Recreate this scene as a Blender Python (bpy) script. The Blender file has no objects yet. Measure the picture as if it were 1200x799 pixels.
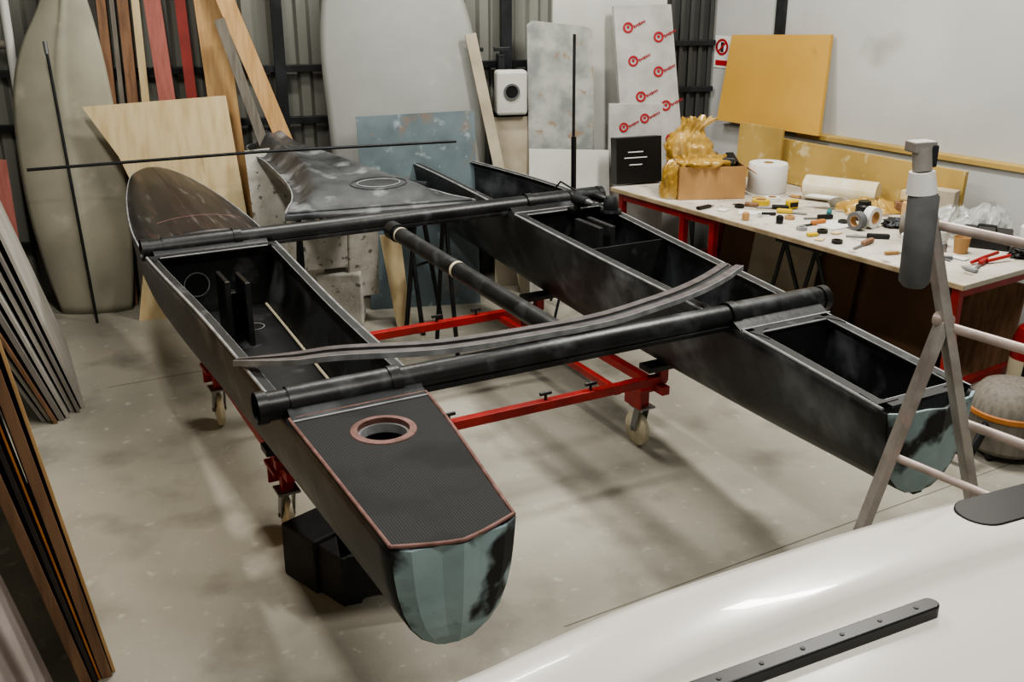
import bpy, math, random, bmesh
from mathutils import Vector, Matrix, noise
from mathutils.bvhtree import BVHTree
random.seed(7)
V=Vector
# ---------------------------------------------------------------- camera
cam=bpy.data.cameras.new('camera'); co=bpy.data.objects.new('camera',cam)
bpy.context.collection.objects.link(co); co.location=(0,0,2.4); co.rotation_euler=(math.radians(90-20.6),0,0)
cam.lens=36; cam.sensor_width=36; cam.clip_start=.02; bpy.context.scene.camera=co

# ---------------------------------------------------------------- materials
def lin(h):
    h=h.lstrip('#'); o=[]
    for i in (0,2,4):
        c=int(h[i:i+2],16)/255; o.append(c/12.92 if c<=.04045 else ((c+.055)/1.055)**2.4)
    return (*o,1)
def M(name,c1,c2=None,scale=3,lo=.4,hi=.65,rough=.6,metal=0,bump=0,bscale=40,stretch=None,c3=None,s3=20,lo3=.6,hi3=.7,alpha=None,trans=0,coat=0,det=6,bdist=.01,c4=None,s4=3,lo4=.6,hi4=.7):
    m=bpy.data.materials.new(name); m.use_nodes=True; nt=m.node_tree; b=nt.nodes['Principled BSDF']
    b.inputs['Roughness'].default_value=rough; b.inputs['Metallic'].default_value=metal
    b.inputs['Base Color'].default_value=lin(c1)
    if coat: b.inputs['Coat Weight'].default_value=coat
    if trans: b.inputs['Transmission Weight'].default_value=trans
    if alpha is not None: b.inputs['Alpha'].default_value=alpha
    tc=nt.nodes.new('ShaderNodeTexCoord'); mp=nt.nodes.new('ShaderNodeMapping')
    nt.links.new(tc.outputs['Object'],mp.inputs[0])
    if stretch: mp.inputs['Scale'].default_value=stretch
    def nz(s,l,h,d=det,off=0):
        n=nt.nodes.new('ShaderNodeTexNoise'); n.inputs['Scale'].default_value=s; n.inputs['Detail'].default_value=d
        n.noise_dimensions='4D'; n.inputs['W'].default_value=off
        nt.links.new(mp.outputs[0],n.inputs['Vector'])
        r=nt.nodes.new('ShaderNodeMapRange'); r.inputs[1].default_value=l; r.inputs[2].default_value=h
        nt.links.new(n.outputs['Fac'],r.inputs[0]); return n,r
    src=None
    for k,(cc,s,l,h) in enumerate(((c2,scale,lo,hi),(c3,s3,lo3,hi3),(c4,s4,lo4,hi4))):
        if not cc: continue
        n,r=nz(s,l,h,off=5*k)
        x=nt.nodes.new('ShaderNodeMix'); x.data_type='RGBA'
        if src: nt.links.new(src,x.inputs[6])
        else: x.inputs[6].default_value=lin(c1)
        x.inputs[7].default_value=lin(cc); nt.links.new(r.outputs[0],x.inputs[0]); src=x.outputs[2]
    if src: nt.links.new(src,b.inputs['Base Color'])
    if bump:
        n,r=nz(bscale,0,1,off=9); bp=nt.nodes.new('ShaderNodeBump'); bp.inputs['Strength'].default_value=bump; bp.inputs['Distance'].default_value=bdist
        nt.links.new(n.outputs['Fac'],bp.inputs['Height']); nt.links.new(bp.outputs[0],b.inputs['Normal'])
    return m
floorM=M('concrete','#928f84','#aaa69a',1.1,.35,.66,rough=.58,bump=.25,bscale=50,c3='#c2bfb4',s3=13,lo3=.61,hi3=.73,c4='#6b685e',s4=2.6,lo4=.50,hi4=.78,det=12)
wallM=M('painted_wall','#adaeac','#bcbdbb',1.0,rough=.8,bump=.05,bscale=25,c3='#9b9a96',s3=2.5,lo3=.6,hi3=.8)
whiteM=M('white_panel','#cbcbc6','#b6b6af',2,rough=.7,c3='#8f8f88',s3=6,lo3=.66,hi3=.75)
corrM=M('corrugated_steel','#85867f','#6b6c66',2,rough=.5,metal=.2,stretch=(1,1,.3))
darkcorr=M('corrugated_steel_dark','#4a4b4a','#3b3c3b',2,rough=.5,metal=.2)
railM=M('dark_steel','#26282a','#34373a',8,rough=.45,metal=.4)
carbon=M('sanded_sheen_carbon','#151617','#35383a',2.2,.42,.60,rough=.42,c3='#74787b',s3=3.0,lo3=.53,hi3=.78,bump=.15,bscale=35,c4='#0b0c0c',s4=5,lo4=.54,hi4=.68)  # grey patches: sanding scuffs, plus gloss highlights put into the colour
carbonI=M('carbon_inside','#202122','#343536',4,.45,.75,rough=.5,bump=.1,bscale=60,c3='#6c6e70',s3=6,lo3=.6,hi3=.8)
beamM=M('beam_carbon','#111213','#292b2d',6,.4,.7,rough=.38,c3='#505356',s3=8,lo3=.56,hi3=.75,bump=.08)
foreM=M('foredeck_sanded','#19191a','#2f2b2a',3,.4,.65,rough=.4,c3='#493632',s3=4,lo3=.56,hi3=.74,stretch=(5,.5,1),c4='#6f6e6d',s4=5,lo4=.58,hi4=.78)
edgeM=M('sanded_edge','#77797a','#a2a4a5',14,.35,.7,rough=.6)
redge=M('primer_edge','#64443b','#84605a',20,rough=.6)
seamM=M('primer_seam','#453431','#54403b',20,rough=.6)
teal=M('teal_filler','#93a8ac','#83989c',7,rough=.6,c3='#151719',s3=4.2,lo3=.515,hi3=.575,det=4,bump=.1)
podM=M('fairing_sanded','#2c2e30','#55585b',5,.35,.7,rough=.42,c3='#94989a',s3=6,lo3=.55,hi3=.74,bump=.1)
travM=M('track_sanded','#454040','#666060',12,.35,.7,rough=.5)
black=M('black_plastic','#0e0e0f',rough=.4)
hole_dark=M('painted_hole_dark','#050505',rough=.9)  # near-black colour painting the shade inside openings
red=M('red_paint','#9f201c','#801815',8,rough=.4)
cream=M('cream','#cfc7ac',rough=.6)
wheelM=M('cream_wheel','#cfc8b0','#b8b197',10,rough=.5)
steel=M('zinc_steel','#8d8f90',rough=.35,metal=.8)
alu=M('aluminium','#a9a6a1','#8c857f',10,rough=.42,metal=.5,c3='#b09a93',s3=14,lo3=.55,hi3=.7)
aluP=M('ladder_rung','#b9aaa4','#a1948d',12,rough=.45,metal=.3)
gel=M('white_gelcoat','#dbd8d2',rough=.22,coat=.3)
blk=M('foam_block','#191a1b','#262728',10,rough=.7,bump=.2)
ply=M('birch_ply','#cfbe98','#bfa97f',3,rough=.6,stretch=(6,6,.7),c3='#8f7a58',s3=3,lo3=.66,hi3=.76)
plank=M('pine_plank','#c4a273','#b08a5b',4,rough=.6,stretch=(8,8,.5))
brown=M('brown_plank','#8b6a50','#6d503b',5,rough=.6,stretch=(8,8,.5))
pink=M('primed_plank','#a8685f','#965a51',6,rough=.7,stretch=(8,8,.5))
redp=M('red_plank','#8a332d','#772c27',6,rough=.6)
greyp=M('grey_plank','#78736a','#645f57',6,rough=.7,stretch=(8,8,.5))
olive=M('mould_gelcoat','#a3a08f','#939082',2.5,rough=.5,c3='#b3af9f',s3=5,lo3=.62,hi3=.75)
greyhull=M('grey_gelcoat','#9c9e9b','#929491',2,rough=.38,c3='#abada9',s3=5,lo3=.6,hi3=.75)
blueg=M('scuffed_blue','#66757a','#4f5c60',3.5,rough=.6,c3='#7b675a',s3=5,lo3=.6,hi3=.72,c4='#8f9ba0',s4=12,lo4=.6,hi4=.7)
mott=M('mottled_sheet','#a5a7a2','#7c817f',7,rough=.55,c3='#8d7a64',s3=12,lo3=.58,hi3=.68)
poly=M('polystyrene','#d0cec7','#b7b4aa',9,rough=.8,c3='#77726a',s3=22,lo3=.6,hi3=.66,bump=.3)
beige=M('beige_board','#b4ab98','#9d937f',4,rough=.7)
yel=M('yellow_sheet','#c19a4d','#b68e41',1.5,rough=.6,c3='#a37f3c',s3=6,lo3=.66,hi3=.76)
yel2=M('yellow_foam','#b09556','#9b8248',3,rough=.7,c3='#cabb92',s3=9,lo3=.6,hi3=.72)
foil=M('foil_board','#c3c2c0','#a8a8a6',5,rough=.38,metal=.2,bump=.2,bscale=9)
logo=M('logo_red','#a3232a',rough=.5)
card=M('cardboard','#b08a5c','#a07b4f',5,rough=.8)
bag=M('yellow_film','#cfab5e','#b8913f',5,rough=.18,alpha=.62)
film=M('clear_film','#d5d8d6','#bcc0be',8,rough=.12,alpha=.4)
filmR=M('film_roll','#d8d3c2','#cbbd98',8,rough=.25)
paper=M('paper','#d6d6d2',rough=.8)
tabM=M('bench_top','#c6c1b7','#aba497',4,rough=.55,c3='#857b6c',s3=12,lo3=.58,hi3=.7)
benchE=M('bench_edge','#a8977b','#8b7a60',9,rough=.7)
mdf=M('brown_sheet','#6f523b','#5b422f',3,rough=.7)
orange=M('ply_edge','#b8783c','#a4662f',9,rough=.6)
grys=M('grey_sheet','#8b8782','#7a7671',3,rough=.7)
cloth=M('grey_dust_sheet','#bdb2ae','#a89d99',3,rough=.9,bump=.4,bscale=6)
wsheet=M('white_sheet','#b6b3ac','#a19e97',3,rough=.7)
dsheet=M('dark_sheet','#3a322d','#2c2622',3,rough=.7)
foamgrip=M('grey_foam','#666768','#555658',12,rough=.8)
ytool=M('yellow_plastic','#c9ab2c',rough=.4)
signw=M('sign_white','#d9d9d6',rough=.5)
tealp=M('teal_plastic','#2f6f74',rough=.4)
jointM=M('joint_filler','#6f6a5f',rough=.8)
def weave():
    m=M('carbon_weave','#151617',rough=.6); nt=m.node_tree; b=nt.nodes['Principled BSDF']; b.inputs['Specular IOR Level'].default_value=.25
    tc=nt.nodes.new('ShaderNodeTexCoord'); mp=nt.nodes.new('ShaderNodeMapping'); mp.inputs['Rotation'].default_value=(0,0,math.radians(45))
    nt.links.new(tc.outputs['Object'],mp.inputs[0])
    ck=nt.nodes.new('ShaderNodeTexChecker'); ck.inputs['Scale'].default_value=170
    ck.inputs['Color1'].default_value=lin('#070707'); ck.inputs['Color2'].default_value=lin('#2e3032')
    nt.links.new(mp.outputs[0],ck.inputs[0])
    n=nt.nodes.new('ShaderNodeTexNoise'); n.inputs['Scale'].default_value=4; n.inputs['Detail'].default_value=5; nt.links.new(tc.outputs['Object'],n.inputs[0])
    r=nt.nodes.new('ShaderNodeMapRange'); r.inputs[1].default_value=.5; r.inputs[2].default_value=.66; nt.links.new(n.outputs['Fac'],r.inputs[0])
    x=nt.nodes.new('ShaderNodeMix'); x.data_type='RGBA'; nt.links.new(r.outputs[0],x.inputs[0]); nt.links.new(ck.outputs[0],x.inputs[6]); x.inputs[7].default_value=lin('#121213')
    nt.links.new(x.outputs[2],b.inputs['Base Color']); return m
weaveM=weave()

# ---------------------------------------------------------------- geometry helpers
def link(o,parent=None):
    bpy.context.collection.objects.link(o)
    if parent: o.parent=parent
    return o
def grp(name,loc=(0,0,0),rz=0):
    e=bpy.data.objects.new(name,None); e.empty_display_size=.1; e.location=loc; e.rotation_euler=(0,0,rz); return link(e)
def mesh(name,vs,fs,mat,parent=None,smooth=False,bevel=0,solid=0):
    me=bpy.data.meshes.new(name); me.from_pydata([tuple(v) for v in vs],[],[tuple(f) for f in fs]); me.update()
    bm=bmesh.new(); bm.from_mesh(me); bmesh.ops.recalc_face_normals(bm,faces=bm.faces); bm.to_mesh(me); bm.free()
    me.materials.append(mat)
    if smooth:
        for p in me.polygons: p.use_smooth=True
    o=bpy.data.objects.new(name,me); link(o,parent)
    if solid:
        s=o.modifiers.new('s','SOLIDIFY'); s.thickness=solid; s.offset=0
    if bevel:
        b=o.modifiers.new('b','BEVEL'); b.width=bevel; b.segments=2; b.limit_method='ANGLE'
    return o
def box(name,c,s,mat,parent=None,rz=0,bevel=.004,rx=0,ry=0):
    R_=Matrix.Rotation(rz,3,'Z')@Matrix.Rotation(ry,3,'Y')@Matrix.Rotation(rx,3,'X')
    vs=[V(c)+R_@V((x*s[0]/2,y*s[1]/2,z*s[2]/2)) for x in(-1,1) for y in(-1,1) for z in(-1,1)]
    fs=[(0,1,3,2),(4,6,7,5),(0,4,5,1),(2,3,7,6),(0,2,6,4),(1,5,7,3)]
    return mesh(name,vs,fs,mat,parent,bevel=bevel)
def bar(name,a,b,w,h,mat,parent=None,up=(0,0,1),bevel=.003):
    a=V(a);b=V(b); t=(b-a).normalized(); s=t.cross(V(up)).normalized(); u=s.cross(t)
    vs=[p+s*x*w/2+u*z*h/2 for p in(a,b) for x,z in((-1,-1),(1,-1),(1,1),(-1,1))]
    fs=[(0,1,2,3),(7,6,5,4)]+[(i,(i+1)%4,(i+1)%4+4,i+4) for i in range(4)]
    return mesh(name,vs,fs,mat,parent,bevel=bevel)
def tube(name,pts,r,mat,parent=None,seg=20,cap=True,prof=None):
    pts=[V(p) for p in pts]; n=len(pts); vs=[];fs=[]
    rr=r if isinstance(r,(list,tuple)) else [r]*n
    if prof is None: prof=[(math.cos(2*math.pi*k/seg),math.sin(2*math.pi*k/seg)) for k in range(seg)]
    seg=len(prof)
    for i,p in enumerate(pts):
        t=(pts[min(i+1,n-1)]-pts[max(i-1,0)]).normalized()
        up=V((0,0,1)) if abs(t.z)<.9 else V((0,1,0))
        s=t.cross(up).normalized(); u=s.cross(t)
        for x,z in prof: vs.append(p+(s*x+u*z)*rr[i])
    for i in range(n-1):
        for k in range(seg):
            k2=(k+1)%seg; fs.append((i*seg+k,i*seg+k2,(i+1)*seg+k2,(i+1)*seg+k))
    if cap: fs.append(tuple(range(seg))[::-1]); fs.append(tuple((n-1)*seg+k for k in range(seg)))
    o=mesh(name,vs,fs,mat,parent,smooth=True)
    e=o.modifiers.new('e','EDGE_SPLIT'); e.split_angle=math.radians(40)
    return o
def lathe(name,c,prof,mat,parent=None,seg=28,axis=None):
    c=V(c); ax=V(axis).normalized() if axis else V((0,0,1))
    q=V((0,0,1)).rotation_difference(ax); vs=[];fs=[];n=len(prof)
    for r,z in prof:
        for k in range(seg):
            a=2*math.pi*k/seg; vs.append(c+q@V((r*math.cos(a),r*math.sin(a),z)))
    for i in range(n-1):
        for k in range(seg):
            k2=(k+1)%seg; fs.append((i*seg+k,i*seg+k2,(i+1)*seg+k2,(i+1)*seg+k))
    o=mesh(name,vs,fs,mat,parent,smooth=True)
    e=o.modifiers.new('e','EDGE_SPLIT'); e.split_angle=math.radians(35); return o
def blob(name,c,s,mat,parent=None,amp=.35,freq=3,sub=4,seed=0,rz=0,zmin=None,crumple=False):
    bm=bmesh.new(); bmesh.ops.create_icosphere(bm,subdivisions=sub,radius=1)
    for v in bm.verts:
        n=noise.fractal(v.co*freq+V((seed,0,0)),1,2,3)
        if crumple:
            d=noise.voronoi(v.co*freq*1.6+V((0,seed,0)))[0]
            k=1+amp*n+amp*.9*(d[1]-d[0]-.3)
        else: k=1+amp*n
        v.co*=k
        v.co=Matrix.Rotation(rz,3,'Z')@V((v.co.x*s[0],v.co.y*s[1],v.co.z*s[2]))+V(c)
        if zmin is not None and v.co.z<zmin: v.co.z=zmin
    for f in bm.faces: f.smooth=not crumple
    me=bpy.data.meshes.new(name); bm.to_mesh(me); bm.free(); me.materials.append(mat)
    return link(bpy.data.objects.new(name,me),parent)
def frange(a,b,n): return [a+(b-a)*i/n for i in range(n+1)]
def pleated(name,c,prof,mat,parent,seed=0,seg=72,amp=.22,sx=1,sy=1):
    # thin film gathered into pleats: profile of (radius, height, sideways shift)
    vs=[];fc=[];m=len(prof)
    kk_=[(i,)+p for i,p in enumerate(prof)]; rows=frange(0,m-1,(m-1)*7)
    for t in rows:
        r,z,dx=cr(kk_,t)
        for k in range(seg):
            a=2*math.pi*k/seg
            n1=noise.noise(V((math.cos(a)*2.2+seed,math.sin(a)*2.2,z*4)))
            n2=1-abs(noise.noise(V((math.cos(a)*5.5,math.sin(a)*5.5+seed,z*7))))*3
            n3=noise.noise(V((math.cos(a)*11,math.sin(a)*11+seed,z*26)))
            rr=r*(1+amp*1.5*n1+amp*(n2-.4)+amp*.6*n3)
            vs.append(V(c)+V((dx+rr*math.cos(a)*sx,rr*math.sin(a)*sy,z+.02*n3+.012*n2)))
    for i in range(len(rows)-1):
        for k in range(seg):
            k2=(k+1)%seg; fc.append((i*seg+k,i*seg+k2,(i+1)*seg+k2,(i+1)*seg+k))
    return mesh(name,vs,fc,mat,parent,smooth=True)
def cr(keys,f):
    n=len(keys)
    for i in range(n-1):
        if f<=keys[i+1][0] or i==n-2: break
    a=keys[max(i-1,0)];b=keys[i];c=keys[i+1];d=keys[min(i+2,n-1)]
    t=(f-b[0])/(c[0]-b[0]); out=[]
    for j in range(1,len(b)):
        h=c[0]-b[0]
        m1=(c[j]-a[j])/(c[0]-a[0])*h; m2=(d[j]-b[j])/(d[0]-b[0])*h
        out.append((2*t**3-3*t*t+1)*b[j]+(t**3-2*t*t+t)*m1+(-2*t**3+3*t*t)*c[j]+(t**3-t*t)*m2)
    return out

# ---------------------------------------------------------------- room
C=V((1.57,8.33,0)); B=V((-.978,-.208,0)).normalized(); nB=V((.208,-.978,0)).normalized()
Rd=V((.6,-.8,0)); nR=V((-.8,-.6,0))
mesh('floor',[(-9,-4,0),(9,-4,0),(9,13,0),(-9,13,0)],[(0,1,2,3)],floorM)
fj=grp('trim_floor_joint')
bar('joint_1',(.2,3.28,.0004),(3.6,5.25,.0004),.006,.0008,jointM,fj,bevel=0)
bar('joint_2',(-2.4,5.6,.0004),(.0,6.9,.0004),.006,.0008,jointM,fj,bevel=0)
def corr(name,s0,s1,off,mat,z1=4.5):
    vs=[];p=.19;s=s0;pts=[]
    while s<s1:
        for ds,d in((0,0),(.05,0),(.075,.035),(.14,.035),(.165,0)): pts.append((s+ds,d))
        s+=p
    for s,d in pts:
        q=C+B*s+nB*(off+d); vs+= [V((q.x,q.y,0)),V((q.x,q.y,z1))]
    fs=[(2*i,2*i+2,2*i+3,2*i+1) for i in range(len(pts)-1)]
    return mesh(name,vs,fs,mat)
corr('wall_back',0.0,7.0,-.04,corrM)
def wpt(org,d,n,s,off,z): q=org+d*s+n*off; return V((q.x,q.y,z))
def wallbox(name,wall,s0,s1,z0,z1,o0,o1,mat,parent=None,bevel=.003):
    d,n=(B,nB) if wall=='B' else (Rd,nR)
    vs=[wpt(C,d,n,s,o,z) for s in(s0,s1) for o in(o0,o1) for z in(z0,z1)]
    fs=[(0,1,3,2),(4,6,7,5),(0,4,5,1),(2,3,7,6),(0,2,6,4),(1,5,7,3)]
    return mesh(name,vs,fs,mat,parent,bevel=bevel)
wallbox('wall_right','R',-.3,12,0,4.5,-.2,0,wallM,bevel=0)
wl0=V((-5.1,7.05,0)); wld=V((.42,-.907,0)).normalized()
mesh('wall_left',[wl0-wld*.3,wl0+wld*9,wl0+wld*9+V((0,0,4.5)),wl0-wld*.3+V((0,0,4.5))],[(0,1,2,3)],corrM)
mesh('ceiling',[(-9,-4,4.5),(9,-4,4.5),(9,13,4.5),(-9,13,4.5)],[(0,1,2,3)],darkcorr)
wt=grp('trim_wall_rail')
for z,w in((1.64,.05),(1.27,.05)): wallbox('rail','B',1.3,6.6,z-w/2,z+w/2,.0,.05,railM,wt)
wallbox('rail_low','B',1.3,6.6,.4,.45,0,.05,railM,wt)
for s in(1.62,3.28): wallbox('post','B',s,s+.08,0,3.4,0,.07,railM,wt)
wallbox('trim_white_lining','B',.40,1.30,0,3.4,-.01,.03,whiteM)
corner=grp('trim_corner_cladding')
for k in range(5): wallbox('rib','B',.02+k*.08,.05+k*.08,0,3.4,0,.045,darkcorr,corner)
wallbox('sheet','B',0,.40,0,3.4,-.01,.012,darkcorr,corner)
for z in(1.4,1.75): wallbox('rail','B',0,.4,z,z+.04,.04,.07,railM,corner)
wallbox('trim_right_ledge','R',.0,9,0,1.17,0,.07,wallM)
wallbox('trim_right_ledge_cap','R',.95,9,1.17,1.205,0,.09,yel2)
cd=grp('trim_conduit'); wallbox('conduit','R',.62,.70,1.86,4.2,0,.03,railM,cd)

def lean(name,wall,poly,ob,ot,zt,th,mat,parent=None,z0=0):
    d,n=(B,nB) if wall=='B' else (Rd,nR)
    k=lambda z: ob+(ot-ob)*(z-z0)/(zt-z0)
    a=[wpt(C,d,n,s,k(z),z) for s,z in poly]; b=[wpt(C,d,n,s,k(z)+th,z) for s,z in poly]
    m=len(poly); fs=[tuple(range(m)),tuple(range(m,2*m))[::-1]]+[(i,(i+1)%m,(i+1)%m+m,i+m) for i in range(m)]
    return mesh(name,a+b,fs,mat,parent)
def plk(name,s0,z0,s1,z1,w,mat,ob=.35,ot=.08,th=.03):
    v=V((s1-s0,z1-z0)); v.normalize(); p=V((v.y,-v.x))*w/2
    return lean(name,'B',[(s0-p.x,max(0,z0)),(s0+p.x,max(0,z0)),(s1+p.x,z1+p.y),(s1-p.x,z1-p.y)],ob,ot,z1,th,mat)
def standing(name,rows,ob,ot,bulge,mat,ridge=0,parent=None):
    zt=rows[-1][0]; vs=[];fs=[];nc=25
    kr=[(z,a,b) for z,a,b in rows]
    for z in frange(0,zt,40):
        a,b=cr(kr,z)
        o=ob+(ot-ob)*z/zt
        for k in range(nc):
            x=-1+2*k/(nc-1); h=bulge*(1-abs(x)**2.6)*min(1,(b-a)/.5)+ridge*max(0,1-abs(x)*9)
            vs.append(wpt(C,B,nB,(a+b)/2+x*(b-a)/2,o+h,z))
    for i in range(40):
        for k in range(nc-1): fs.append((i*nc+k,i*nc+k+1,(i+1)*nc+k+1,(i+1)*nc+k))
    return mesh(name,vs,fs,mat,parent,smooth=True,solid=.015)
standing('boat_hull_mould',[(0,4.50,4.97),(.3,4.46,5.04),(.7,4.44,5.10),(1.1,4.44,5.12),(1.5,4.47,5.10),(1.8,4.50,5.02),(2.1,4.55,4.86),(2.35,4.62,4.76),(2.5,4.67,4.70)],.36,.1,.05,olive,.02)
standing('grey_boat_hull',[(0,2.05,2.85),(.3,1.97,2.93),(.8,1.90,2.98),(1.3,1.88,3.01),(1.8,1.93,3.03),(2.2,2.04,2.98),(2.5,2.2,2.85),(2.7,2.35,2.7),(2.78,2.48,2.55)],.42,.14,.08,greyhull)
g=grp('carbon_tube_spar')
tube('spar',[wpt(C,B,nB,4.70,.62,.0),wpt(C,B,nB,4.80,.42,1.82)],.010,railM,g)
tube('spar_ferrule',[wpt(C,B,nB,4.80,.42,1.80),wpt(C,B,nB,4.805,.41,1.88)],.014,steel,g)
plk('brown_timber_plank',4.50,0,4.47,2.5,.06,brown,.24,.05); plk('brown_timber_plank.001',4.36,0,4.33,2.5,.07,brown,.24,.05); plk('grey_timber_plank',4.43,0,4.40,2.5,.03,greyp,.24,.05)
plk('pine_plank.002',4.27,0,4.25,2.4,.05,ply,.24,.05)
plk('pink_primed_plank',4.04,0,4.16,2.5,.11,pink,.3,.05); plk('red_painted_plank',3.91,0,3.97,2.6,.07,redp,.26,.05)
plk('pine_plank',3.66,0,3.79,2.6,.2,plank,.32,.06); plk('pine_plank.001',2.93,0,3.78,2.5,.12,plank,.44,.16)
plk('grey_timber_plank.001',3.15,0,3.70,2.0,.07,greyp,.52,.27)
lean('birch_plywood_sheet','B',[(4.64,1.45),(3.70,1.50),(3.62,.63),(3.56,0),(4.42,0),(4.33,.5),(4.34,.85),(4.44,1.12)],.62,.36,1.5,.012,ply)
lean('scuffed_blue_panel','B',[(2.83,1.35),(1.99,1.37),(2.0,0),(2.80,0)],.72,.5,1.36,.02,blueg)
lean('white_scuffed_sheet','B',[(3.55,0),(3.05,0),(3.22,1.18),(3.60,1.15)],.66,.56,1.2,.012,poly)
ps=grp('polystyrene_offcuts')
for i,(s,o,z,w,h,r) in enumerate([(3.3,.95,.22,.34,.42,.1),(3.02,.98,.2,.3,.38,-.2),(3.16,1.02,.55,.38,.24,.15),(2.88,.96,.45,.22,.5,.3)]):
    q=wpt(C,B,nB,s,o,z); box('offcut_%d'%i,q,(w,.16,h),poly,ps,rz=.21+r,bevel=.01,rx=.1)
lean('pine_offcut','B',[(2.66,0),(2.56,0),(2.60,.62),(2.74,.62)],1.15,1.0,.62,.015,ply)
plk('beige_timber_plank',1.62,0,1.98,1.88,.08,beige,.55,.32)
lean('beige_board','B',[(1.82,0),(1.50,0),(1.52,1.28),(1.80,1.28)],.36,.26,1.28,.02,beige)
lean('white_lower_panel','B',[(1.62,0),(.98,0),(1.0,1.06),(1.6,1.09)],.70,.56,1.1,.015,whiteM)
wb=grp('white_junction_box')
wallbox('body','B',1.56,1.79,1.30,1.62,.22,.34,whiteM,wb,.02)
q=wpt(C,B,nB,1.68,.342,1.47); lathe('port',q,[(.045,0),(.06,0),(.06,.008),(.045,.008),(.045,0)],steel,wb,axis=nB); lathe('port_dark_disc',q,[(0,.002),(.045,.002)],hole_dark,wb,axis=nB)  # port opening is a black disc painting its inner shade
lean('mottled_metal_sheet','B',[(1.55,0),(1.03,0),(1.04,1.89),(1.08,1.91),(1.50,1.96),(1.54,1.93)],.44,.2,1.95,.012,mott)
ib=grp('foil_insulation_board'); lean('board','B',[(.74,0),(.22,0),(.42,2.06),(.87,2.05)],.4,.12,2.05,.05,foil,ib)
def mark(s,z,o,r,par):
    q=wpt(C,B,nB,s,o,z); ax=nB+V((0,0,.1))
    lathe('print',q,[(r*.62,0),(r,0),(r,.002),(r*.62,.002)],logo,par,axis=ax)
    lathe('print_dot',q+V((0,0,r*.1)),[(0,.002),(r*.28,.002),(r*.28,0)],logo,par,axis=ax)
    for j in range(7):
        q2=wpt(C,B,nB,s-r*(1.25+j*.32),o,z+r*(.15+j*.16)); box('print_letter',q2,(r*.2,.002,r*(.62 if j in(0,3) else .42)),logo,par,rz=.21,ry=-.5,bevel=0)
offI=lambda z:.4+(.12-.4)*z/2.05+.055
for s,z in((.76,1.90),(.52,1.83),(.72,1.66),(.52,1.58),(.66,1.40),(.46,1.33),(.62,1.16),(.42,1.08)): mark(s,z,offI(z),.04,ib)
ib2=grp('foil_insulation_board.001'); lean('board','B',[(1.0,.0),(.56,.0),(.58,1.38),(.99,1.39)],.62,.5,1.39,.03,foil,ib2)
for s,z in((.88,1.22),(.72,1.28),(.8,1.05)): mark(s,z,.62-.12*z/1.39+.034,.035,ib2)
cf=grp('wall_clamp_fittings')
for s in(1.72,1.92):
    q=wpt(C,B,nB,s,.12,1.66); box('clamp',q,(.05,.1,.12),railM,cf,rz=.21)
    q=wpt(C,B,nB,s,.18,1.76); box('arm',q,(.12,.03,.03),railM,cf,rz=.21)
    q=wpt(C,B,nB,s-.05,.2,1.60); lathe('knob',q,[(0,0),(.025,0),(.025,.03),(0,.03)],railM,cf,axis=nB)
lean('yellow_foam_sheet','R',[(.24,1.21),(.25,1.84),(1.14,1.89),(1.20,1.21)],.13,.03,1.86,.03,yel,z0=1.2)
sg=grp('prohibition_sign'); wallbox('plate','R',.03,.19,1.58,1.82,0,.006,signw,sg)
q=wpt(C,Rd,nR,.11,.008,1.74); lathe('ring',q,[(.045,0),(.062,0),(.062,.003),(.045,.003)],logo,sg,axis=nR)
box('slash',q,(.004,.09,.014),logo,sg,rz=math.atan2(nR.y,nR.x),rx=.78,bevel=0); wallbox('figure','R',.095,.125,1.70,1.775,.006,.008,railM,sg); wallbox('caption','R',.05,.17,1.60,1.64,.006,.008,logo,sg)
# ---------------------------------------------------------------- catamaran
ang=math.atan2(.471,.882)
BO=V((-.158,2.359,0))
KL=[(0,-.175,.185,.97,.63),(.9,-.18,.31,.97,.54),(2.0,-.20,.35,.97,.49),(3.1,-.25,.40,.975,.48),(3.6,-.24,.41,.985,.50),(4.3,-.16,.38,1.0,.56),(4.8,-.07,.31,1.02,.65),(5.02,-.01,.25,1.03,.75),(5.14,.06,.18,1.03,.86)]
KR=[(0,1.60,2.02,.97,.63),(.9,1.70,2.15,.97,.54),(2.0,1.76,2.29,.97,.49),(3.1,1.82,2.42,.975,.48),(3.6,1.84,2.42,.985,.50),(4.3,1.85,2.30,1.0,.56),(4.8,1.82,2.12,1.02,.65),(5.02,1.80,2.0,1.03,.75),(5.14,1.81,1.92,1.03,.86)]
PR=[(0,0),(.015,.1),(.04,.25),(.08,.42),(.16,.6),(.28,.76),(.45,.88),(.7,.97),(1,1)]
def sect(K,f):
    a,b,zt,zk=cr(K,f); c=(a+b)/2;w=(b-a)/2;D=zt-zk
    L=[V((c-w*(1-x),f,zt-D*y)) for x,y in PR]; R_=[V((c+w*(1-x),f,zt-D*y)) for x,y in PR]
    return L+R_[:-1][::-1]
def hull(K,par,tag):
    fs_=frange(0,5.14,60); S=[sect(K,f) for f in fs_]; m=len(S[0]); vs=[p for s in S for p in s]; fc=[]
    for i in range(len(S)-1):
        for k in range(m-1): fc.append((i*m+k,i*m+k+1,(i+1)*m+k+1,(i+1)*m+k))
    fc.append(tuple((len(S)-1)*m+k for k in range(m)))
    mesh(tag+'_shell',vs,fc,carbon,par,smooth=True,solid=.012)
def hw(K,f,z):
    a,b,zt,zk=cr(K,f); y=(zt-z)/(zt-zk); c=(a+b)/2;w=(b-a)/2
    for (x0,y0),(x1,y1) in zip(PR,PR[1:]):
        if y0<=y<=y1: return c,w*(1-(x0+(x1-x0)*(y-y0)/(y1-y0)))
    return c,w*.1
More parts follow.
